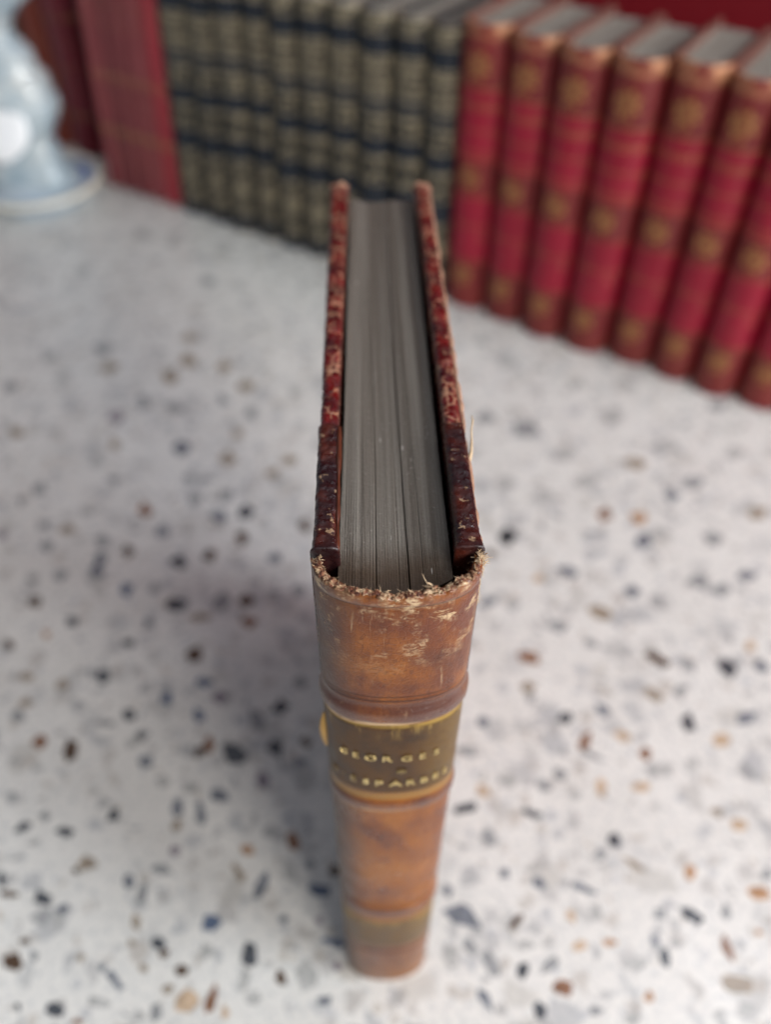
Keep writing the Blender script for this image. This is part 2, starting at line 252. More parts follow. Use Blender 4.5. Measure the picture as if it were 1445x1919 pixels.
M_rust = rose_spine_mat("rust_leather", (.17, .02, .014), (.27, .045, .018), (.08, .05), .42)
M_brown = rose_spine_mat("dark_brown_leather", (.05, .022, .012), (.12, .05, .02), (.09, .05), .5)
M_pg = paper_mat("grey_page_edges", (.20, .18, .15), (.36, .335, .295), 900)
M_cr = cloth_mat("red_cover_cloth", (.12, .045, .035), (.22, .11, .085)); M_cd = cloth_mat("dark_cover_cloth", (.03, .035, .045), (.09, .085, .07)); M_cb = cloth_mat("brown_cover_cloth", (.06, .03, .02), (.14, .06, .03))
M_gold = NT("dull_gold"); M_gold = M_gold.out((.45, .29, .10), .42, .7)

def row_book(name, s0, s1, h, depth, off, style, label, group, tilt=0, bands=()):
    wd = (s1 - s0) - (.0004 if s1 - s0 > .018 else .0012); c = RP + RD * ((s0 + s1) / 2) + RN * off
    t = empty(name, (c.x, c.y, 0), PH, label, 'book', group); t.rotation_euler = (0, tilt, PH)
    if tilt: t.location.z = abs(math.sin(tilt)) * wd / 2
    msp, mcv, bulge = style
    bm = bmesh.new(); rows = []
    zs = [0, .0008, .002] + [h * i / 60 for i in range(2, 60)] + [h - .0015, h - .0005, h]
    hw = wd / 2
    for z in zs:
        o = -.0006 * math.exp(-((z - h) / .0008) ** 2) - .0008 * math.exp(-(z / .0008) ** 2)
        o += .00035 * nz(s0 * 10, 0, z, 60)
        for b in bands: o += .0008 * math.exp(-((z - b) / .0009) ** 2)
        r = []
        for k in range(19):
            a = -math.pi / 2 + math.pi * k / 18
            r.append(Vector(((hw + o) * math.sin(a), .004 - (bulge + .004 + o) * max(0, math.cos(a)) ** .95, z)))
        rows.append(r)
    V = grid(bm, rows)
    # lip: inner shell going back from the head
    inner = [Vector((p.x * .9, p.y + .0012, h - .0002)) for p in rows[-1]]; deep = [Vector((p.x, p.y, h - .006)) for p in inner]
    I = [bm.verts.new(p) for p in inner]; Dp = [bm.verts.new(p) for p in deep]
    for k in range(18):
        bm.faces.new((V[-1][k], V[-1][k + 1], I[k + 1], I[k])); bm.faces.new((I[k], I[k + 1], Dp[k + 1], Dp[k]))
    link("spine", bm, msp, t)
    for sx in (-1, 1):
        bm = bmesh.new(); a, b = sorted((sx * hw, sx * (hw - .0022)))
        box(bm, a, b, .0042, depth, 0, h, .0005, 2)
        for v in bm.verts:
            if v.co.z > h - .003: v.co.z += .0006 * nz(s0 * 7 + sx, v.co.y, 0, 50)
        link("cover", bm, mcv, t, smooth=False)
    bm = bmesh.new(); n = 26; rows = []
    x0, x1 = -hw + .0024, hw - .0024; rr = random.Random(int(s0 * 1e5))
    zz = [h - .0035 + rr.uniform(-.0003, .0003) for _ in range(n + 1)]
    for y in [.001 + (depth - .004) * i / 6 for i in range(7)]:
        rows.append([Vector((x0 + (x1 - x0) * k / n, y - (.0022 * math.cos(math.pi * (k / n - .5)) if y < .002 else 0), zz[k] + .0002 * nz(k, y * 40, s0, 1))) for k in range(n + 1)])
    rows = [[Vector((p.x, p.y, .002)) for p in rows[0]]] + rows + [[Vector((p.x, p.y, .002)) for p in rows[-1]]]
    V = grid(bm, rows)
    for k in (0, -1):
        try: bm.faces.new([r[k] for r in V])
        except ValueError: pass
    link("page_block", bm, M_pg, t, smooth=False)
    return t

rr = random.Random(3)
RB = (.1285, .0925, .0717, .0318, .0095)
ords = ["nearest the black books", "second from the black books", "third from the black books", "fourth from the black books", "fifth from the black books", "sixth from the black books", "seventh from the black books", "second from last", "last on the right"]
rb = [-.2027, -.1752, -.1478, -.1203, -.0925, -.0648, -.0400, -.0150, .0100, .0360]
offs = [0, -.001, -.004, -.004, 0, -.001, -.003, -.001, 0]
tops = [.1606, .1600, .1598, .1600, .1618, .1604, .160, .161, .160]
for i in range(9):
    lab = "bright red leather book with gold rosettes on its ridged spine, " + ords[i]
    row_book("antique_book", rb[i], rb[i + 1], tops[i], .068, offs[i], (M_red, M_cr, .0075), lab, "red gilt books standing in a row on the right", bands=RB)
db = [-.4285, -.4035, -.3790, -.3565, -.3355, -.3145, -.2920, -.2700, -.2470, -.2245, -.2031]; dtl = [3.0, 2.4, 2.1, 1.9, 1.8, 1.6, 1.3, 1.1, .9, .6]
dord = ["leftmost, touching the rose books", "second from the left", "third from the left", "fourth from the left", "fifth from the left", "sixth from the left", "seventh from the left", "fourth from the red books", "third from the red books", "second from the red books", "beside the bright red books"]
dord = ["leftmost, touching the rose books", "second from the rose books", "third from the rose books", "fourth from the rose books", "fifth from the rose books", "fifth from the bright red books", "fourth from the bright red books", "third from the bright red books", "second from the bright red books", "rightmost, touching the bright red books"]
for i in range(10):
    row_book("antique_book", db[i], db[i + 1], .1555 + rr.uniform(-.0008, .0012), .068, rr.uniform(-.0012, .001), (M_dark, M_cd, .0075),
             "navy and olive gilt banded book in the dark row, " + dord[i], "dark gilt books in the middle of the row", tilt=math.radians(dtl[i]), bands=(.148, .1335, .1155, .0935, .080, .0655, .0495, .0295))
lb = [-.5045, -.4893, -.4741, -.4589, -.4437, -.4290]
lord = ["leftmost of its set, beside the maroon book", "second from the maroon book", "middle one of its five", "second from the dark books", "brightest of its set, touching the dark books"]
for i in range(5):
    row_book("antique_book", lb[i], lb[i + 1], .160, .068, .0, ((M_rose_b if i == 4 else M_rose), M_cr, .0065), "thin dusty rose leather book, " + lord[i], "thin rose books on the left of the row", tilt=math.radians(4.6 - .3 * i), bands=(.119, .083, .045))
row_book("antique_book", -.5770, -.5420, .172, .09, .030, (M_maroon, M_cr, .007), "maroon book with a glossy spine and gold bands, left of the rose books", None, bands=(.100, .067, .033))
row_book("antique_book", -.6130, -.5775, .172, .09, .032, (M_rust, M_cr, .006), "rusty red book between the maroon book and the porcelain ornament", None)
row_book("antique_book", -.6500, -.6135, .172, .09, .03, (M_brown, M_cb, .006), "dark brown book half hidden behind the porcelain ornament", None)

# ------------------------------------------------------------------ porcelain ornament at the left edge
s = NT("pale_blue_porcelain"); n = s.noise(28, 4, .6)
porc = s.out(s.ramp(n, [(.36, (.30, .40, .47)), (.5, (.46, .54, .58)), (.62, (.62, .65, .64))]), .18, coat=.5, coat_r=.1)
s = NT("white_porcelain"); porw = s.out(s.mix(s.rng(s.noise(30, 3), .4, .65), (.56, .62, .66), (.42, .52, .62)), .15, coat=.5, coat_r=.08)
s = NT("cream_gilt_rim"); rimm = s.out((.88, .80, .66), .25, .0)
s = NT("white_enamel"); enam = s.out((.99, .99, .99), .3)
s = NT("blue_glaze"); blue = s.out((.10, .20, .55), .2, coat=.5)
ORN = Vector((-.245, .605, 0))
t = empty("porcelain_clock", ORN, math.radians(-8), "pale blue porcelain ornament with a round white dial, cut off at the left edge", "ornament")
def plate(name, prof, mat, rx=.045, ry=.047):
    bm = bmesh.new(); rows = []
    for (r, z) in prof:
        rows.append([Vector((rx * r * math.cos(a), .018 + ry * r * math.sin(a), z)) for a in [2 * math.pi * k / 72 for k in range(72)]])
    V = grid(bm, rows, True); cap(bm, V[0][::-1]); cap(bm, V[-1]); return link(name, bm, mat, t)
pb = plate("base", [(.80, 0), (.84, .002), (.90, .006), (.97, .010), (1.0, .0125), (.985, .0138), (.93, .0135), (.80, .0125), (.62, .014), (.5, .020), (.42, .027)], porw)
bm = bmesh.new()
tube(bm, [Vector((.0452 * math.cos(a), .018 + .0472 * math.sin(a), .0128)) for a in [2 * math.pi * k / 72 for k in range(73)]], [.0021] * 73, 8)
link("gilt_rim", bm, rimm, pb)
bm = bmesh.new()
tube(bm, [Vector((.036 * math.cos(a), .018 + .038 * math.sin(a), .0133)) for a in [.0 + 1.2 * k / 16 for k in range(17)]], [.0004 + .0022 * math.sin(math.pi * k / 16) for k in range(17)], 8)
for v in bm.verts: v.co.z = .0133 + (v.co.z - .0133) * .3
link("painted_stroke", bm, blue, pb)
# scrolled body: half outline mirrored, lofted front to back
prof = [(.0, .014), (.030, .016), (.026, .030), (.0245, .040), (.0225, .0455), (.0265, .052), (.031, .060), (.033, .0675), (.0322, .0761), (.030, .082), (.0295, .087), (.026, .0905), (.0245, .0946), (.0240, .100), (.0215, .1043), (.0170, .1085), (.0155, .113), (.0150, .118), (.0180, .1225), (.024, .127), (.031, .133), (.040, .141), (.044, .150), (.040, .158), (.030, .160), (.018, .168), (.0, .176)]
outl = []
for i in range(len(prof) - 1):
    for k in range(4):
        u = k / 4; p0 = prof[max(i - 1, 0)]; p1 = prof[i]; p2 = prof[i + 1]; p3 = prof[min(i + 2, len(prof) - 1)]
        f = lambda a, b, c, d: .5 * (2 * b + (c - a) * u + (2 * a - 5 * b + 4 * c - d) * u * u + (3 * b - a - 3 * c + d) * u ** 3)
        outl.append((max(0, f(p0[0], p1[0], p2[0], p3[0])), f(p0[1], p1[1], p2[1], p3[1])))
outl.append(prof[-1])
bm = bmesh.new(); rows = []
for (x, z) in outl:
    x = max(x, .0002) + .0016 * nz(0, 0, z, 190); dpt = .006 + x * .42
    rows.append([Vector((math.copysign(abs(math.cos(a)) ** .7, math.cos(a)) * x, .012 + math.copysign(abs(math.sin(a)) ** .6, math.sin(a)) * dpt, z)) for a in [2 * math.pi * k / 40 for k in range(40)]])
V = grid(bm, rows, True); cap(bm, V[0][::-1]); cap(bm, V[-1])
for v in bm.verts:
    v.co.y += .0011 * nz(v.co.x, 0, v.co.z, 120)
link("body", bm, porc, t)
def disc(name, r, yf, yb, z, mat, par, dome=0, x=0):
    bm = bmesh.new(); rows = []
    for (rr_, y) in ((1, yb), (1, yf + .0008), (.97, yf), (.6, yf - dome * .7), (.01, yf - dome)):
        rows.append([Vector((x + r * rr_ * math.cos(a), y, z + r * rr_ * math.sin(a))) for a in [2 * math.pi * k / 64 for k in range(64)]])
    V = grid(bm, rows, True); cap(bm, V[-1]); return link(name, bm, mat, par)
bez = disc("bezel", .0225, -.0105, .006, .0622, porc, t)
dl = disc("dial", .0205, -.0120, -.002, .0622, enam, bez, .0012)
for v in dl.data.vertices: v.co.y += (v.co.z - .0622) * .45 - (.002 if v.co.y < -.003 else 0)

# ------------------------------------------------------------------ the leather book in front
BX = .0050
book = empty("antique_book", (BX, .0851, 0), 0, "worn brown leather book standing upright in front, its ridged spine facing the camera", "book")
WT, WB, BG, HH = .0262, .0243, .0077, .1895
def leather_mat():
    s = NT("worn_tan_leather"); X, Y, Z = s.xyz()
    n1 = s.noise(40, 5, .55); n2 = s.noise(190, 5, .6, vec=s.map((1, 1, .6)))
    f = s.math('ADD', s.math('MULTIPLY', n1, .6), s.math('MULTIPLY', n2, .4))
    c = s.ramp(f, [(.32, (.055, .011, .003)), (.43, (.125, .028, .004)), (.54, (.25, .074, .006)), (.70, (.33, .115, .010))])
    c = s.mix(s.math('MULTIPLY', s.rng(s.noise(1500, 3), .52, .64), .45), c, (.07, .016, .005))
    # darker handled leather near the head, left-side shade painted in, paler towards the tail
    hd = s.math('MULTIPLY', s.rng(Z, .172, .188), s.rng(s.noise(70, 4), .35, .62))
    c = s.mix(s.math('MULTIPLY', hd, .8), c, (.13, .030, .012))
    left_shade = s.math('MULTIPLY', s.rng(s.math('ADD', X, s.math('MULTIPLY', s.noise(90, 4), .006)), -.0085, -.001, 1, 0), .8)
    c = s.mix(left_shade, c, (.050, .022, .015))
    c = s.mix(s.rng(Z, .06, .015, 0, .35), c, (.18, .095, .055))
    # lines tooled beside the bands
    dl = lines(s, Z, (.1868, .1618, .1605, .0645, .0555, .0285), .00022)
    c = s.mix(s.math('MULTIPLY', dl, .8), c, (.05, .015, .008))
    bd = s.math('MAXIMUM', s.math('MAXIMUM', s.band(Z, .1535, .1600, .0006), s.band(Z, .1190, .1232, .0006)), s.band(Z, .0570, .0625, .0012))
    c = s.mix(s.math('MULTIPLY', bd, s.rng(s.noise(110, 4), .35, .6, .35, .85)), c, (.075, .026, .018))
    # vertical scratches and scuffs down to the suede, mostly near the head
    hm = s.rng(Z, .166, .184, .0, 1)
    sc1 = s.noise(1, 6, .7, vec=s.map((520, 520, 1300), rot=(0, .25, 0)), dist=.6)
    patch = s.rng(s.noise(230, 5, .65, vec=s.map((1, 1, .8), loc=(.35, .1, .2))), .48, .66)
    scuff = s.math('MULTIPLY', s.math('MULTIPLY', s.rng(sc1, .46, .54), patch), hm)
    sc2 = s.noise(1, 5, .7, vec=s.map((900, 900, 90), rot=(0, -.35, 0)), dist=.5)
    scr = s.math('MULTIPLY', s.rng(sc2, .60, .68), s.rng(s.noise(60, 3), .36, .58))
    scr = s.math('MULTIPLY', scr, s.rng(Z, .13, .175, .15, .9))
    wz = s.math('MULTIPLY', s.math('MAXIMUM', s.band(Z, .1522, .1550, .0006), s.band(Z, .1180, .1192, .0005)), s.rng(s.noise(1, 4, .6, vec=s.map((260, 260, 1100))), .36, .5))
    wz = s.math('MULTIPLY', wz, s.rng(X, -.001, .006, 1, .2))
    c = s.mix(s.math('MULTIPLY', s.band(Z, .1236, .1262, .0003), .8), c, (.27, .14, .03))
    m = s.math('MAXIMUM', s.math('MAXIMUM', scuff, s.math('MULTIPLY', scr, .8)), wz)
    c = s.mix(m, c, (.52, .36, .21))
    crk = s.rng(s.vor(900, 'DISTANCE_TO_EDGE', vec=s.map((1, 1, .7)))[0], .0, .12)
    h = s.math('ADD', s.math('MULTIPLY', s.noise(900, 5, .6), .6), s.math('MULTIPLY', crk, .25))
    h = s.math('SUBTRACT', h, s.math('MULTIPLY', m, .5))
    h = s.math('SUBTRACT', h, s.math('MULTIPLY', dl, 1.5))
    r = s.math('ADD', s.rng(s.noise(160, 4), .3, .7, .26, .40), s.math('MULTIPLY', m, .4))
    return s.out(c, r, normal=s.bump(h, (.00014), .7), spec=.35, coat=s.math('MAXIMUM', s.math('MULTIPLY', bd, .35), s.math('MULTIPLY', s.rng(Z, .1865, .1875), .4)), coat_r=.1)
M_lea = leather_mat()
def ring_r(z):
    w = WB + (WT - WB) * z / .19
    o = 0
    for zc, a, hw in ((.1562, .0011, .0022), (.1212, .0009, .0020), (.0600, .0009, .0026), (.0275, .0003, .0012)):
        o += a * math.exp(-((z - zc) / hw) ** 4)
    o -= .00025 * math.exp(-((z - .1612) / .0006) ** 2)
    o += .0004 * math.exp(-((z - .1878) / .0010) ** 2) - .00025 * math.exp(-((z - .1866) / .0004) ** 2)
    return w / 2, o
def sp_pt(t, z, off=0):
    hw, o = ring_r(z); a = t * math.pi / 2
    o += off
    return Vector((math.copysign(abs(math.sin(a)) ** .92, t) * (hw + o * .6), -(BG + o) * max(0, math.cos(a)) ** .85, z))
NS = 96
def head_z(t): return HH + .0010 * nz(t * 3, 0, 0, 1, 4) + .0005 * nz(t * 22, 0, 0, 1, 9) - .0006 * max(0, abs(t) - .85) / .15
bm = bmesh.new(); rows = []
zs = [.0006 + (.1865 - .0006) * i / 420 for i in range(421)]
for z in zs:
    rows.append([sp_pt(-1 + 2 * k / NS, z, .00007 * nz(k / NS * .045, 0, z, 150, 2) + .00030 * nz(k / NS * .045, 0, z, 45, 5)) for k in range(NS + 1)])
for q in range(1, 7):
    rows.append([sp_pt(-1 + 2 * k / NS, .1865 + (head_z(-1 + 2 * k / NS) - .1865) * q / 6 if False else .1865 + (.1890 - .1865) * q / 6, .00015 * nz(k / NS * 9, q, 0, 3)) for k in range(NS + 1)])
for r in rows[-6:]:
    for k, p in enumerate(r):
        hz = head_z(-1 + 2 * k / NS); p.z = .1865 + (p.z - .1865) * (hz - .1865) / .0025
bot = [[Vector((p.x * .96, p.y * .93, 0)) for p in rows[0]]]
rows = bot + rows
V = grid(bm, rows)
inn = [[Vector((p.x * .92, p.y + .0011, p.z - d)) for p in rows[-1]] for d in (0, .0012, .012)]
prev = V[-1]
for r in inn:
    cur = [bm.verts.new(p) for p in r]
    for k in range(NS): bm.faces.new((prev[k], prev[k + 1], cur[k + 1], cur[k]))
    prev = cur
spine = link("spine", bm, M_lea, book)

# raised band ridges are part of the spine's skin; title label and volume label are separate leather pieces
def label_mat(name, zlo, zhi, c0, c1):
    s = NT(name); X, Y, Z = s.xyz(); n = s.noise(120, 5, .6); v = s.noise(1, 4, .6, vec=s.map((420, 420, 60)))
    c = s.mix(s.rng(n, .35, .65), c0, c1)
    ed = s.math('MAXIMUM', s.rng(Z, zhi - .0011, zhi - .0003), s.rng(Z, zlo + .0003, zlo + .0009, 1, 0))
    streak = s.math('MULTIPLY', s.rng(Z, zhi - .006, zhi), s.rng(v, .48, .62))
    g = s.math('MAXIMUM', ed, s.math('MULTIPLY', streak, .7)); g = s.math('MAXIMUM', g, s.math('MULTIPLY', s.rng(X, .003, .011), .18))  # gilt edges and streaks, plus a gold reflection painted on the right end
    g = s.math('MULTIPLY', g, s.rng(s.noise(500, 3), .3, .55, .4, 1))
    c = s.mix(g, c, (.36, .23, .065))
    return s.out(c, s.rng(n, .3, .7, .28, .42), s.math('MULTIPLY', g, .6), s.bump(s.noise(800, 4), .00008, .5), spec=.2)
def label_piece(name, z0, z1, t0, t1, mat, n=70, m=30, notch=0):
    bm = bmesh.new(); rows = []
    for i in range(m + 1):
        z = z0 + (z1 - z0) * i / m; r = []
        for k in range(n + 1):
            tt = t0 + (t1 - t0) * k / n
            tt += (.012 * nz(z, 0, 0, 900, 3) if k in (0, n) else 0)
            r.append(sp_pt(tt, z + .00012 * nz(tt, i, 0, 9), .00028 if (0 < i < m and 0 < k < n) else -.0001))
        rows.append(r)
    grid(bm, rows); return link(name, bm, mat, spine)
M_lab = label_mat("olive_gilt_leather", .1262, .1528, (.036, .014, .003), (.075, .032, .006))
lab = label_piece("title_label", .1262, .1528, -.97, .97, M_lab)
M_lab2 = label_mat("worn_olive_leather", .0325, .0530, (.075, .038, .012), (.13, .070, .022))
lab2 = label_piece("volume_label", .0325, .0530, -.95, .95, M_lab2)
s = NT("gilt"); M_gilt = s.out(s.mix(s.noise(900, 3), (.55, .38, .13), (.85, .68, .32)), .28, .75)
s = NT("worn_gilt"); _X = s.xyz()[0]; M_gilt3 = s.out(s.mix(s.rng(s.math('ADD', _X, s.math('MULTIPLY', s.noise(700, 3), .012)), -.004, .005), (.16, .10, .035), (.75, .57, .24)), .32, s.rng(_X, -.008, .002, .2, .75))
s = NT("faded_gilt"); M_gilt2 = s.out((.30, .21, .08), .4, .5)

def gold_text(txt, z, h, t0, t1, mat, parent, off=.0004):
    # letters one by one, bent round the spine; z is the baseline
    n = len(txt); bm = bmesh.new(); _, _ = 0, 0
    for i, chh in enumerate(txt):
        if chh == ' ': continue
        cu = bpy.data.curves.new("c", 'FONT'); cu.body = chh; cu.size = 1; cu.extrude = 0; cu.offset = .004; cu.resolution_u = 3
        to = bpy.data.objects.new("c", cu); me = bpy.data.meshes.new_from_object(to)
        xs = [v.co.x for v in me.vertices]; x0, x1 = min(xs), max(xs); yh = .73
        tc = t0 + (t1 - t0) * i / max(1, n - 1); hw = (WT / 2) * .95
        b2 = bmesh.new(); b2.from_mesh(me); bmesh.ops.triangulate(b2, faces=b2.faces[:])
        vm = {}
        for v in b2.verts:
            dx = (v.co.x - (x0 + x1) / 2) / yh * h * .95; tt = tc + dx / (math.pi / 2 * .0108)
            p = sp_pt(tt, z + v.co.y / yh * h, off); vm[v.index] = bm.verts.new(p)
        for fce in b2.faces:
            try: bm.faces.new([vm[v.index] for v in fce.verts])
            except ValueError: pass
        b2.free(); bpy.data.objects.remove(to); bpy.data.curves.remove(cu); bpy.data.meshes.remove(me)
    r = bmesh.ops.extrude_face_region(bm, geom=bm.faces[:])
    for v in [g for g in r['geom'] if isinstance(g, bmesh.types.BMVert)]:
        d = Vector((v.co.x, v.co.y, 0)).normalized(); v.co += d * .00018
    bmesh.ops.recalc_face_normals(bm, faces=bm.faces[:])
    return link("gilt_lettering", bm, mat, parent, smooth=False)
gold_text("GEORGES", .1404, .0019, -.50, .40, M_gilt, lab)
gold_text("D'ESPARBES", .1305, .0020, -.66, .56, M_gilt3, lab)
gold_text("*", .1345, .0026, .06, .06, M_gilt2, lab)

# frayed head: suede lip with torn fibres
def suede_mat():
    s = NT("torn_suede"); n = s.noise(800, 5, .65); v = s.noise(1300, 3)
    c = s.ramp(n, [(.36, (.04, .013, .008)), (.46, (.15, .045, .02)), (.53, (.30, .17, .09)), (.66, (.52, .38, .24))])
    return s.out(c, s.rng(v, .4, .6, .5, .9), normal=s.bump(n, .0004, 1), spec=.4)
M_su = suede_mat()
s = NT("leather_fibre"); M_fib = s.out(s.mix(s.noise(300, 2), (.38, .24, .13), (.68, .52, .34)), .8)
bm = bmesh.new(); rows = []; N = 420
for k in range(N + 1):
    tt = -1 + 2 * k / N; base = sp_pt(tt, .189); hz = head_z(tt)
    nv = sp_pt(tt, .189, .001) - base; nv.z = 0; nv = nv.normalized() if nv.length > 1e-9 else Vector((math.copysign(1, tt), 0, 0))
    r = []
    for q in range(16):
        a = 2 * math.pi * q / 16
        rad = .00038 * (1 + .35 * nz(tt * 14, a, 0, 1, 3) + .75 * nz(tt * 60, math.cos(a) * 2, math.sin(a) * 2, 1, 6) + .4 * nz(tt * 150, math.cos(a) * 4, math.sin(a) * 4, 1, 8))
        wide = 1.25 + .5 * nz(tt * 5, 0, 0, 1)
        r.append(Vector((base.x, base.y, hz)) - nv * .0006 + nv * rad * math.cos(a) * wide + Vector((0, 0, rad * math.sin(a) * .8)))
    rows.append(r)
V = grid(bm, rows, True); cap(bm, V[0][::-1]); cap(bm, V[-1])
lip = link("frayed_edge", bm, M_su, spine)
rf = random.Random(11); bm = bmesh.new()
def fibre(bm, p, d, L, r0, curl=.5, n=6):
    pts = [p.copy()]; d = d.normalized()
    for i in range(n):
        d = (d + Vector((rf.gauss(0, curl), rf.gauss(0, curl), rf.gauss(0, curl))) * .4).normalized(); pts.append(pts[-1] + d * L / n)
    tube(bm, pts, [r0 * (1 - .75 * i / n) for i in range(n + 1)], 4)
for _ in range(60):
    tt = rf.uniform(-1, 1); base = sp_pt(tt, .189); hz = head_z(tt)
    nv = Vector((base.x * .6, base.y - .002, 0)).normalized()
    p = Vector((base.x, base.y, hz + .0003)) - nv * rf.uniform(0, .0012)
    fibre(bm, p, Vector((rf.gauss(0, .8), rf.gauss(.2, .6), rf.uniform(.1, .7))), rf.uniform(.0003, .0012), rf.uniform(.00003, .00008))
for _ in range(70):      # tuft at the right joint
    p = Vector((.0128 + rf.gauss(0, .0004), .0002 + rf.gauss(0, .0005), .1885 + rf.gauss(0, .0007)))
    fibre(bm, p, Vector((rf.gauss(.5, .6), rf.gauss(.1, .6), rf.gauss(.2, .6))), rf.uniform(.0006, .0018), rf.uniform(.00006, .00015))
for _ in range(26):      # left joint
    p = Vector((-.0122 + rf.gauss(0, .0004), .0000 + rf.gauss(0, .0006), .1885 + rf.gauss(0, .0005)))
    fibre(bm, p, Vector((rf.gauss(.2, .6), rf.gauss(0, .6), rf.gauss(.2, .5))), rf.uniform(.0005, .0012), rf.uniform(.00006, .00012))
for _ in range(34):      # hairs down the right joint
    z = rf.uniform(.181, .1885); q = sp_pt(rf.uniform(.84, .97), z, .0001)
    fibre(bm, q, Vector((.15, -.1, -1)), rf.uniform(.0006, .002), rf.uniform(.00004, .00009), .3)
fibre(bm, Vector((.0045, -.0055, .1893)), Vector((-.6, .5, .9)), .0022, .00013, .15)
fibre(bm, Vector((.0052, -.0058, .1893)), Vector((-1, .1, .3)), .0019, .00028, .5)
fibre(bm, Vector((.0050, -.0056, .1894)), Vector((-.4, .5, .5)), .0015, .00022, .5)
link("fibres", bm, M_fib, lip)
bm = bmesh.new()
for _ in range(80):
    tt = rf.uniform(-1, 1); base = sp_pt(tt, .189); hz = head_z(tt); nv = Vector((base.x * .6, base.y - .002, 0)).normalized()
    c0 = Vector((base.x, base.y, hz + rf.uniform(-.0001, .0004))) - nv * rf.uniform(-.0002, .0012); sd = rf.random() * 50
    sc3 = Vector([rf.uniform(.0002, .0004) * k for k in (1.8, .8, .35)]); rot = Matrix.Rotation(math.atan2(base.x * .7, -base.y + .002) + rf.gauss(0, .4), 3, 'Z') @ Matrix.Rotation(rf.gauss(0, .5), 3, 'X')
    r_ = bmesh.ops.create_icosphere(bm, subdivisions=2, radius=1)
    for v in r_['verts']:
        k = 1 + .9 * nz(v.co.x, v.co.y, v.co.z, 1.3, sd); v.co = c0 + rot @ Vector((v.co.x * sc3.x * k, v.co.y * sc3.y * k, v.co.z * sc3.z * k))
link("leather_crumbs", bm, M_su, lip)

# boards
def dark_leather():
    s = NT("dark_glossy_leather"); n = s.noise(500, 5, .6); X, Y, Z = s.xyz()
    c = s.mix(s.rng(s.noise(120, 5), .4, .65), (.016, .005, .006), (.07, .014, .008))
    wr = s.rng(s.noise(650, 4, .6), .62, .68)
    c = s.mix(s.math('MULTIPLY', wr, .7), c, (.40, .26, .15))
    return s.out(c, s.rng(s.noise(700, 3), .4, .6, .2, .5), normal=s.bump(n, .0005, 1), spec=.3, coat=.35, coat_r=.05)
def marble_mat():
    s = NT("marbled_red_paper"); X, Y, Z = s.xyz()
    e = s.vor(480, 'DISTANCE_TO_EDGE', vec=s.map((1, .8, .8)))[0]; wob = s.noise(260, 5, .6)
    c = s.mix(s.rng(s.noise(200, 4), .35, .65), (.04, .003, .004), (.13, .007, .006))
    vein = s.math('MULTIPLY', s.rng(e, .015, .11, 1, 0), s.rng(wob, .42, .56))
    c = s.mix(s.math('MULTIPLY', vein, .6), c, (.48, .27, .16))
    spt = s.rng(s.vor(330, 'F1', vec=s.map((1, 1, 1), loc=(3, 1, 2)))[0], .16, .24, 1, 0)
    c = s.mix(s.math('MULTIPLY', spt, s.rng(s.noise(90, 2), .5, .56)), c, (.015, .035, .035))
    far = s.rng(Y, .122, .131)
    wear = s.math('MAXIMUM', s.math('MULTIPLY', s.rng(s.noise(350, 5, .65), .58, .64), .8), s.math('MULTIPLY', far, .4))
    c = s.mix(wear, c, (.36, .15, .10))
    return s.out(c, s.rng(s.noise(500, 3), .4, .6, .2, .5), normal=s.bump(s.noise(500, 4), .0004, .8), coat=.3, coat_r=.2)
M_dl, M_mb = dark_leather(), marble_mat()
s = NT("brown_board_edge_leather"); M_ed = s.out(s.mix(s.noise(160, 4), (.04, .011, .006), (.12, .026, .008)), .35)
s = NT("bare_board"); M_bb = s.out(s.mix(s.noise(500, 4), (.46, .29, .18), (.24, .09, .06)), .8)
def loft_board(x0, x1, y0, y1, z1, n, jit, seed, flare=0, taper=None):
    """board stood on its tail: rounded head profile lofted along y"""
    bm = bmesh.new(); rows = []; r = min(.0011, (x1 - x0) / 2.2)
    for i in range(n + 1):
        y = y0 + (y1 - y0) * i / n; u = i / n
        a0, a1 = (x0, x1) if not taper else (x0 + taper[0] * u, x1 + taper[1] * u)
        sh = .0004 if i in (0, n) else 0
        prof = []
        for k in range(7): a = math.pi / 2 * k / 6; prof.append((a0 + r - r * math.cos(a), z1 - r + r * math.sin(a)))
        for k in range(1, 4): prof.append((a0 + r + (a1 - a0 - 2 * r) * k / 4, z1))
        for k in range(7): a = math.pi / 2 * (1 - k / 6); prof.append((a1 - r + r * math.cos(a), z1 - r + r * math.sin(a)))
        for zq in (z1 - .004, z1 - .010, z1 - .03, z1 * .5, .02, 0): prof.append((a1, zq))
        for zq in (0, .02, z1 * .5, z1 - .03, z1 - .010, z1 - .004): prof.append((a0, zq))
        fl = flare * math.exp(-(y - y0) / .0022)
        ring = []
        for (x, z) in prof:
            top = z > z1 - .012
            d = jit * (nz(x, y, z, 900, seed) + .8 * nz(x, y, z, 350, seed + 3)) if top else 0
            cxm = (a0 + a1) / 2; sx = math.copysign(1, x - cxm)
            ring.append(Vector((x + sx * (d * .6 + fl) - sx * sh, y, (z + d * .8 + fl * (1 if z > z1 - .002 else 0) - (sh if z > z1 - .003 else 0)))))
        rows.append(ring)
    V = grid(bm, rows, True); cap(bm, V[0][::-1]); cap(bm, V[-1])
    bmesh.ops.recalc_face_normals(bm, faces=bm.faces[:])
    return bm
LX0, LX1 = -.0130, -.0094     # left board (local x), right board
RX0, RX1 = .0095, .0132
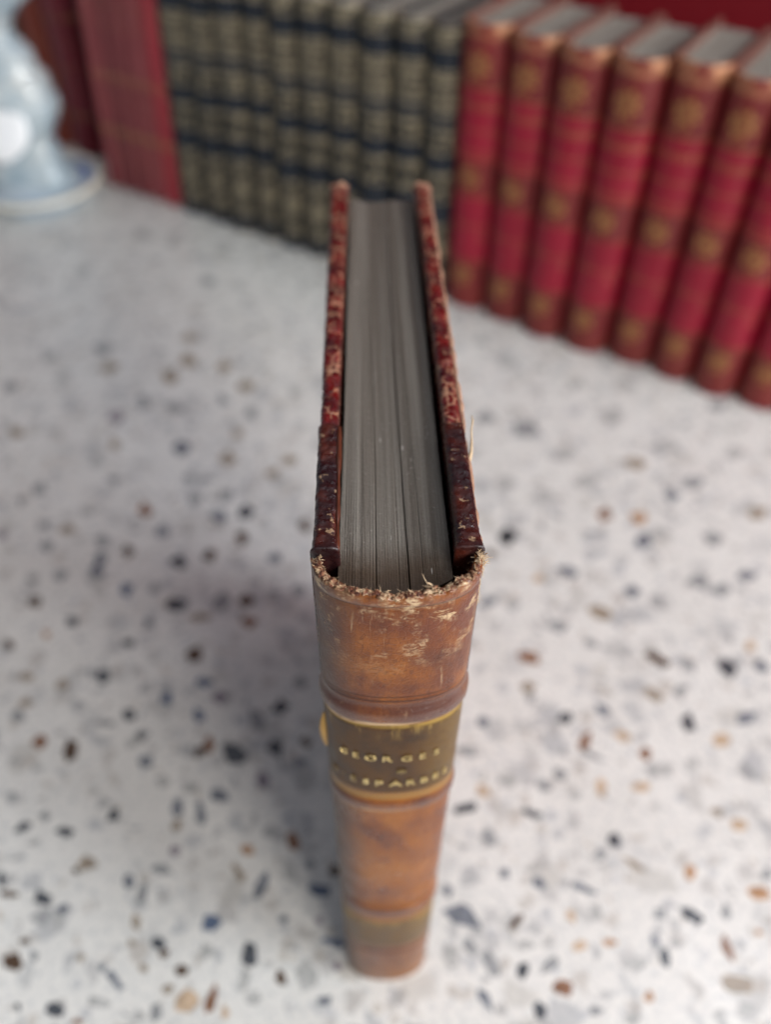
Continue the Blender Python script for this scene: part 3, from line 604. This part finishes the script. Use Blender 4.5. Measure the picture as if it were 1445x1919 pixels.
for side, (a, b, seed, tp) in enumerate(((LX0, LX1, 2, (.0002, .0012)), (RX0, RX1, 8, (-.0002, .0000)))):
    bd = link("marbled_board", loft_board(a + .00015, b - .00015, .0310, .1318, .18985, 380, .00016, seed, taper=(tp[0], tp[1])), M_mb, book)
    ls = link("leather_strip", loft_board(a - .0001, b + .0001, .0012, .0318, .1901, 260, .00013, seed + 20, flare=.0005), M_dl, bd)
    # bumped, bare corner at the fore edge
    bm = bmesh.new(); bmesh.ops.create_icosphere(bm, subdivisions=4, radius=1)
    cx_ = (a + b) / 2 + (tp[0] + tp[1]) / 2
    for v in bm.verts:
        c = v.co; k = 1 + .5 * nz(c.x, c.y, c.z, 1.8, seed) + .4 * nz(c.x, c.y, c.z, 7, seed)
        v.co = Vector((cx_ + c.x * .0021 * k, .1308 + c.y * .0012 * k, .1885 + c.z * .0017 * k))
    link("worn_corner", bm, M_bb, bd)
# brown turn-in along the inner edge of the left leather strip and the bare edge along the right board's outer side
bm = bmesh.new()
tube(bm, [Vector((LX1 + .0001, .0015 + .030 * i / 60, .1896 + .0001 * nz(i, 0, 0, .4))) for i in range(61)], [.00036 + .00025 * nz(i, 3, 0, .13) for i in range(61)], 8)
link("turned_in_edge", bm, M_ed, [o for o in book.children if o.name.startswith("marbled_board")][0])
bm = bmesh.new()
tube(bm, [Vector((RX1 + .00005 - .0002 * max(0, i - 40) / 160, .0025 + .128 * i / 200, .1890 + .0003 * nz(i, 0, 0, .3))) for i in range(201)], [max(.0001, .00030 + .0004 * nz(i, 3, 0, .23) + (.0002 if i > 50 else 0)) for i in range(201)], 8)
link("bare_edge", bm, M_bb, [o for o in book.children if o.name.startswith("marbled_board")][1])
# thin pale line where the paper laps the leather
# page block
def page_mat():
    s = NT("dusty_page_edges"); X, Y, Z = s.xyz()
    a = s.noise(1, 5, .7, vec=s.map((2600, 25, 25))); b = s.noise(1, 4, .6, vec=s.map((420, 6, 6))); g = s.noise(1400, 5, .7)
    c = s.mix(s.rng(b, .38, .62), (.115, .097, .077), (.19, .170, .142))
    c = s.mix(s.rng(a, .40, .62, .0, .4), c, (.08, .07, .057))
    c = s.mix(s.math('MULTIPLY', s.rng(g, .60, .70), .35), c, (.45, .42, .37))
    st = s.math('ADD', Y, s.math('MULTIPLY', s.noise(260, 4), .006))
    c = s.mix(s.rng(st, .011, .0015, 0, .95), c, (.05, .028, .012))  # brown dirt towards the spine, with the hollow's shade painted in
    scr = s.math('MULTIPLY', s.rng(s.noise(1, 4, .6, vec=s.map((1200, 160, 400), rot=(0, 0, .5))), .68, .72), s.rng(s.noise(90, 2), .5, .6))
    c = s.mix(s.math('MULTIPLY', scr, .6), c, (.6, .56, .5))
    h = s.math('ADD', s.math('MULTIPLY', a, .7), s.math('MULTIPLY', g, .7))
    return s.out(c, .6, normal=s.bump(h, .00035, 1), spec=.45)
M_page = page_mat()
bm = bmesh.new(); rp = random.Random(5)
PX0, PX1, ncol = -.0093, .0087, 190
gz = []; lvl = 0; gaps = {}
sig = 0
for k in range(ncol + 1):
    if rp.random() < .07: lvl = rp.uniform(-.00007, .00007)
    gz.append(lvl + rp.uniform(-.00003, .00003))
for k0, dpt, drift in ((62, .0004, 5), (116, .0008, 9), (139, .0002, 10)): gaps[k0] = (dpt, drift)
rows = []; NY = 150
for i in range(NY + 1):
    y0_ = i / NY; r = []
    for k in range(ncol + 1):
        u = k / ncol; x = PX0 + (PX1 - PX0) * u
        ys = -.0034 * max(0, math.cos(math.pi * (u - .5))) ** .8 - .0016   # rounded back of the block
        ye = .1298 - .0015 * math.cos(math.pi * (u - .5))
        y = ys + (ye - ys) * y0_
        xs = x * (1 - .10 * y0_) + .0009 * y0_ + .0002 * math.sin(y0_ * 5 + u * 3)
        z = .1862 + gz[k] * (1 - .3 * y0_) + .00025 * math.sin(u * 9 + y0_ * 2)
        for k0, (d, dr) in gaps.items():
            kk = k0 - dr * y0_ + 1.2 * math.sin(y0_ * 7 + k0)
            z -= d * max(0, 1 - abs(k - kk) / 1.3) * max(0, 1 - y0_ * .75)
        r.append(Vector((xs, y, z)))
    rows.append(r)
rows = [[Vector((p.x, p.y, .003)) for p in rows[0]]] + rows + [[Vector((p.x, p.y, .003)) for p in rows[-1]]]
V = grid(bm, rows)
for k in (0, -1):
    for i in range(1, len(V) - 2):
        pass
lo = [[bm.verts.new((r[k].co.x, r[k].co.y, .003)) for r in V[1:-1]] for k in (0, -1)]
for q, k in enumerate((0, -1)):
    col_ = [r[k] for r in V[1:-1]]
    for i in range(len(col_) - 1): bm.faces.new((col_[i], col_[i + 1], lo[q][i + 1], lo[q][i]))
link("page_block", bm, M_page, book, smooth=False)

for o in book.children_recursive:
    if o.type == 'MESH' and o.name.split('.')[0] in ('marbled_board', 'leather_strip', 'page_block', 'turned_in_edge', 'bare_edge'):
        for v in o.data.vertices: v.co.x *= WB / WT + (1 - WB / WT) * v.co.z / .19
# loose leather thread on the right board, torn golden sliver at the title label's left end
bm = bmesh.new()
pts = [Vector((.0133, .0225, .1888)), Vector((.0139, .0245, .1893)), Vector((.0142, .0270, .1897)), Vector((.0143, .0293, .1903)), Vector((.0147, .0312, .1909)), Vector((.0146, .0322, .1913))]
tube(bm, pts, [.00042, .00034, .00022, .00016, .00018, .0001], 6)
link("loose_thread", bm, M_fib, book)
bm = bmesh.new(); rows = []
for i in range(25):
    u = i / 24; z = .1455 - .0125 * u; wv = math.sin(math.pi * u)
    q = sp_pt(-.985, z, .0002)
    rows.append([Vector((q.x - .0001 + .0006 * wv * .2, q.y - .0012 * wv, z)), Vector((q.x - .0005 - .0009 * wv, q.y - .0002, z)), Vector((q.x - .0003 - .0006 * wv, q.y + .0012 * wv + .0002, z)), Vector((q.x + .0006, q.y + .0004, z))])
grid(bm, rows, True)
s = NT("golden_leather_sliver"); sl = s.out((.60, .33, .07), .4, .3)
link("torn_sliver", bm, sl, spine)
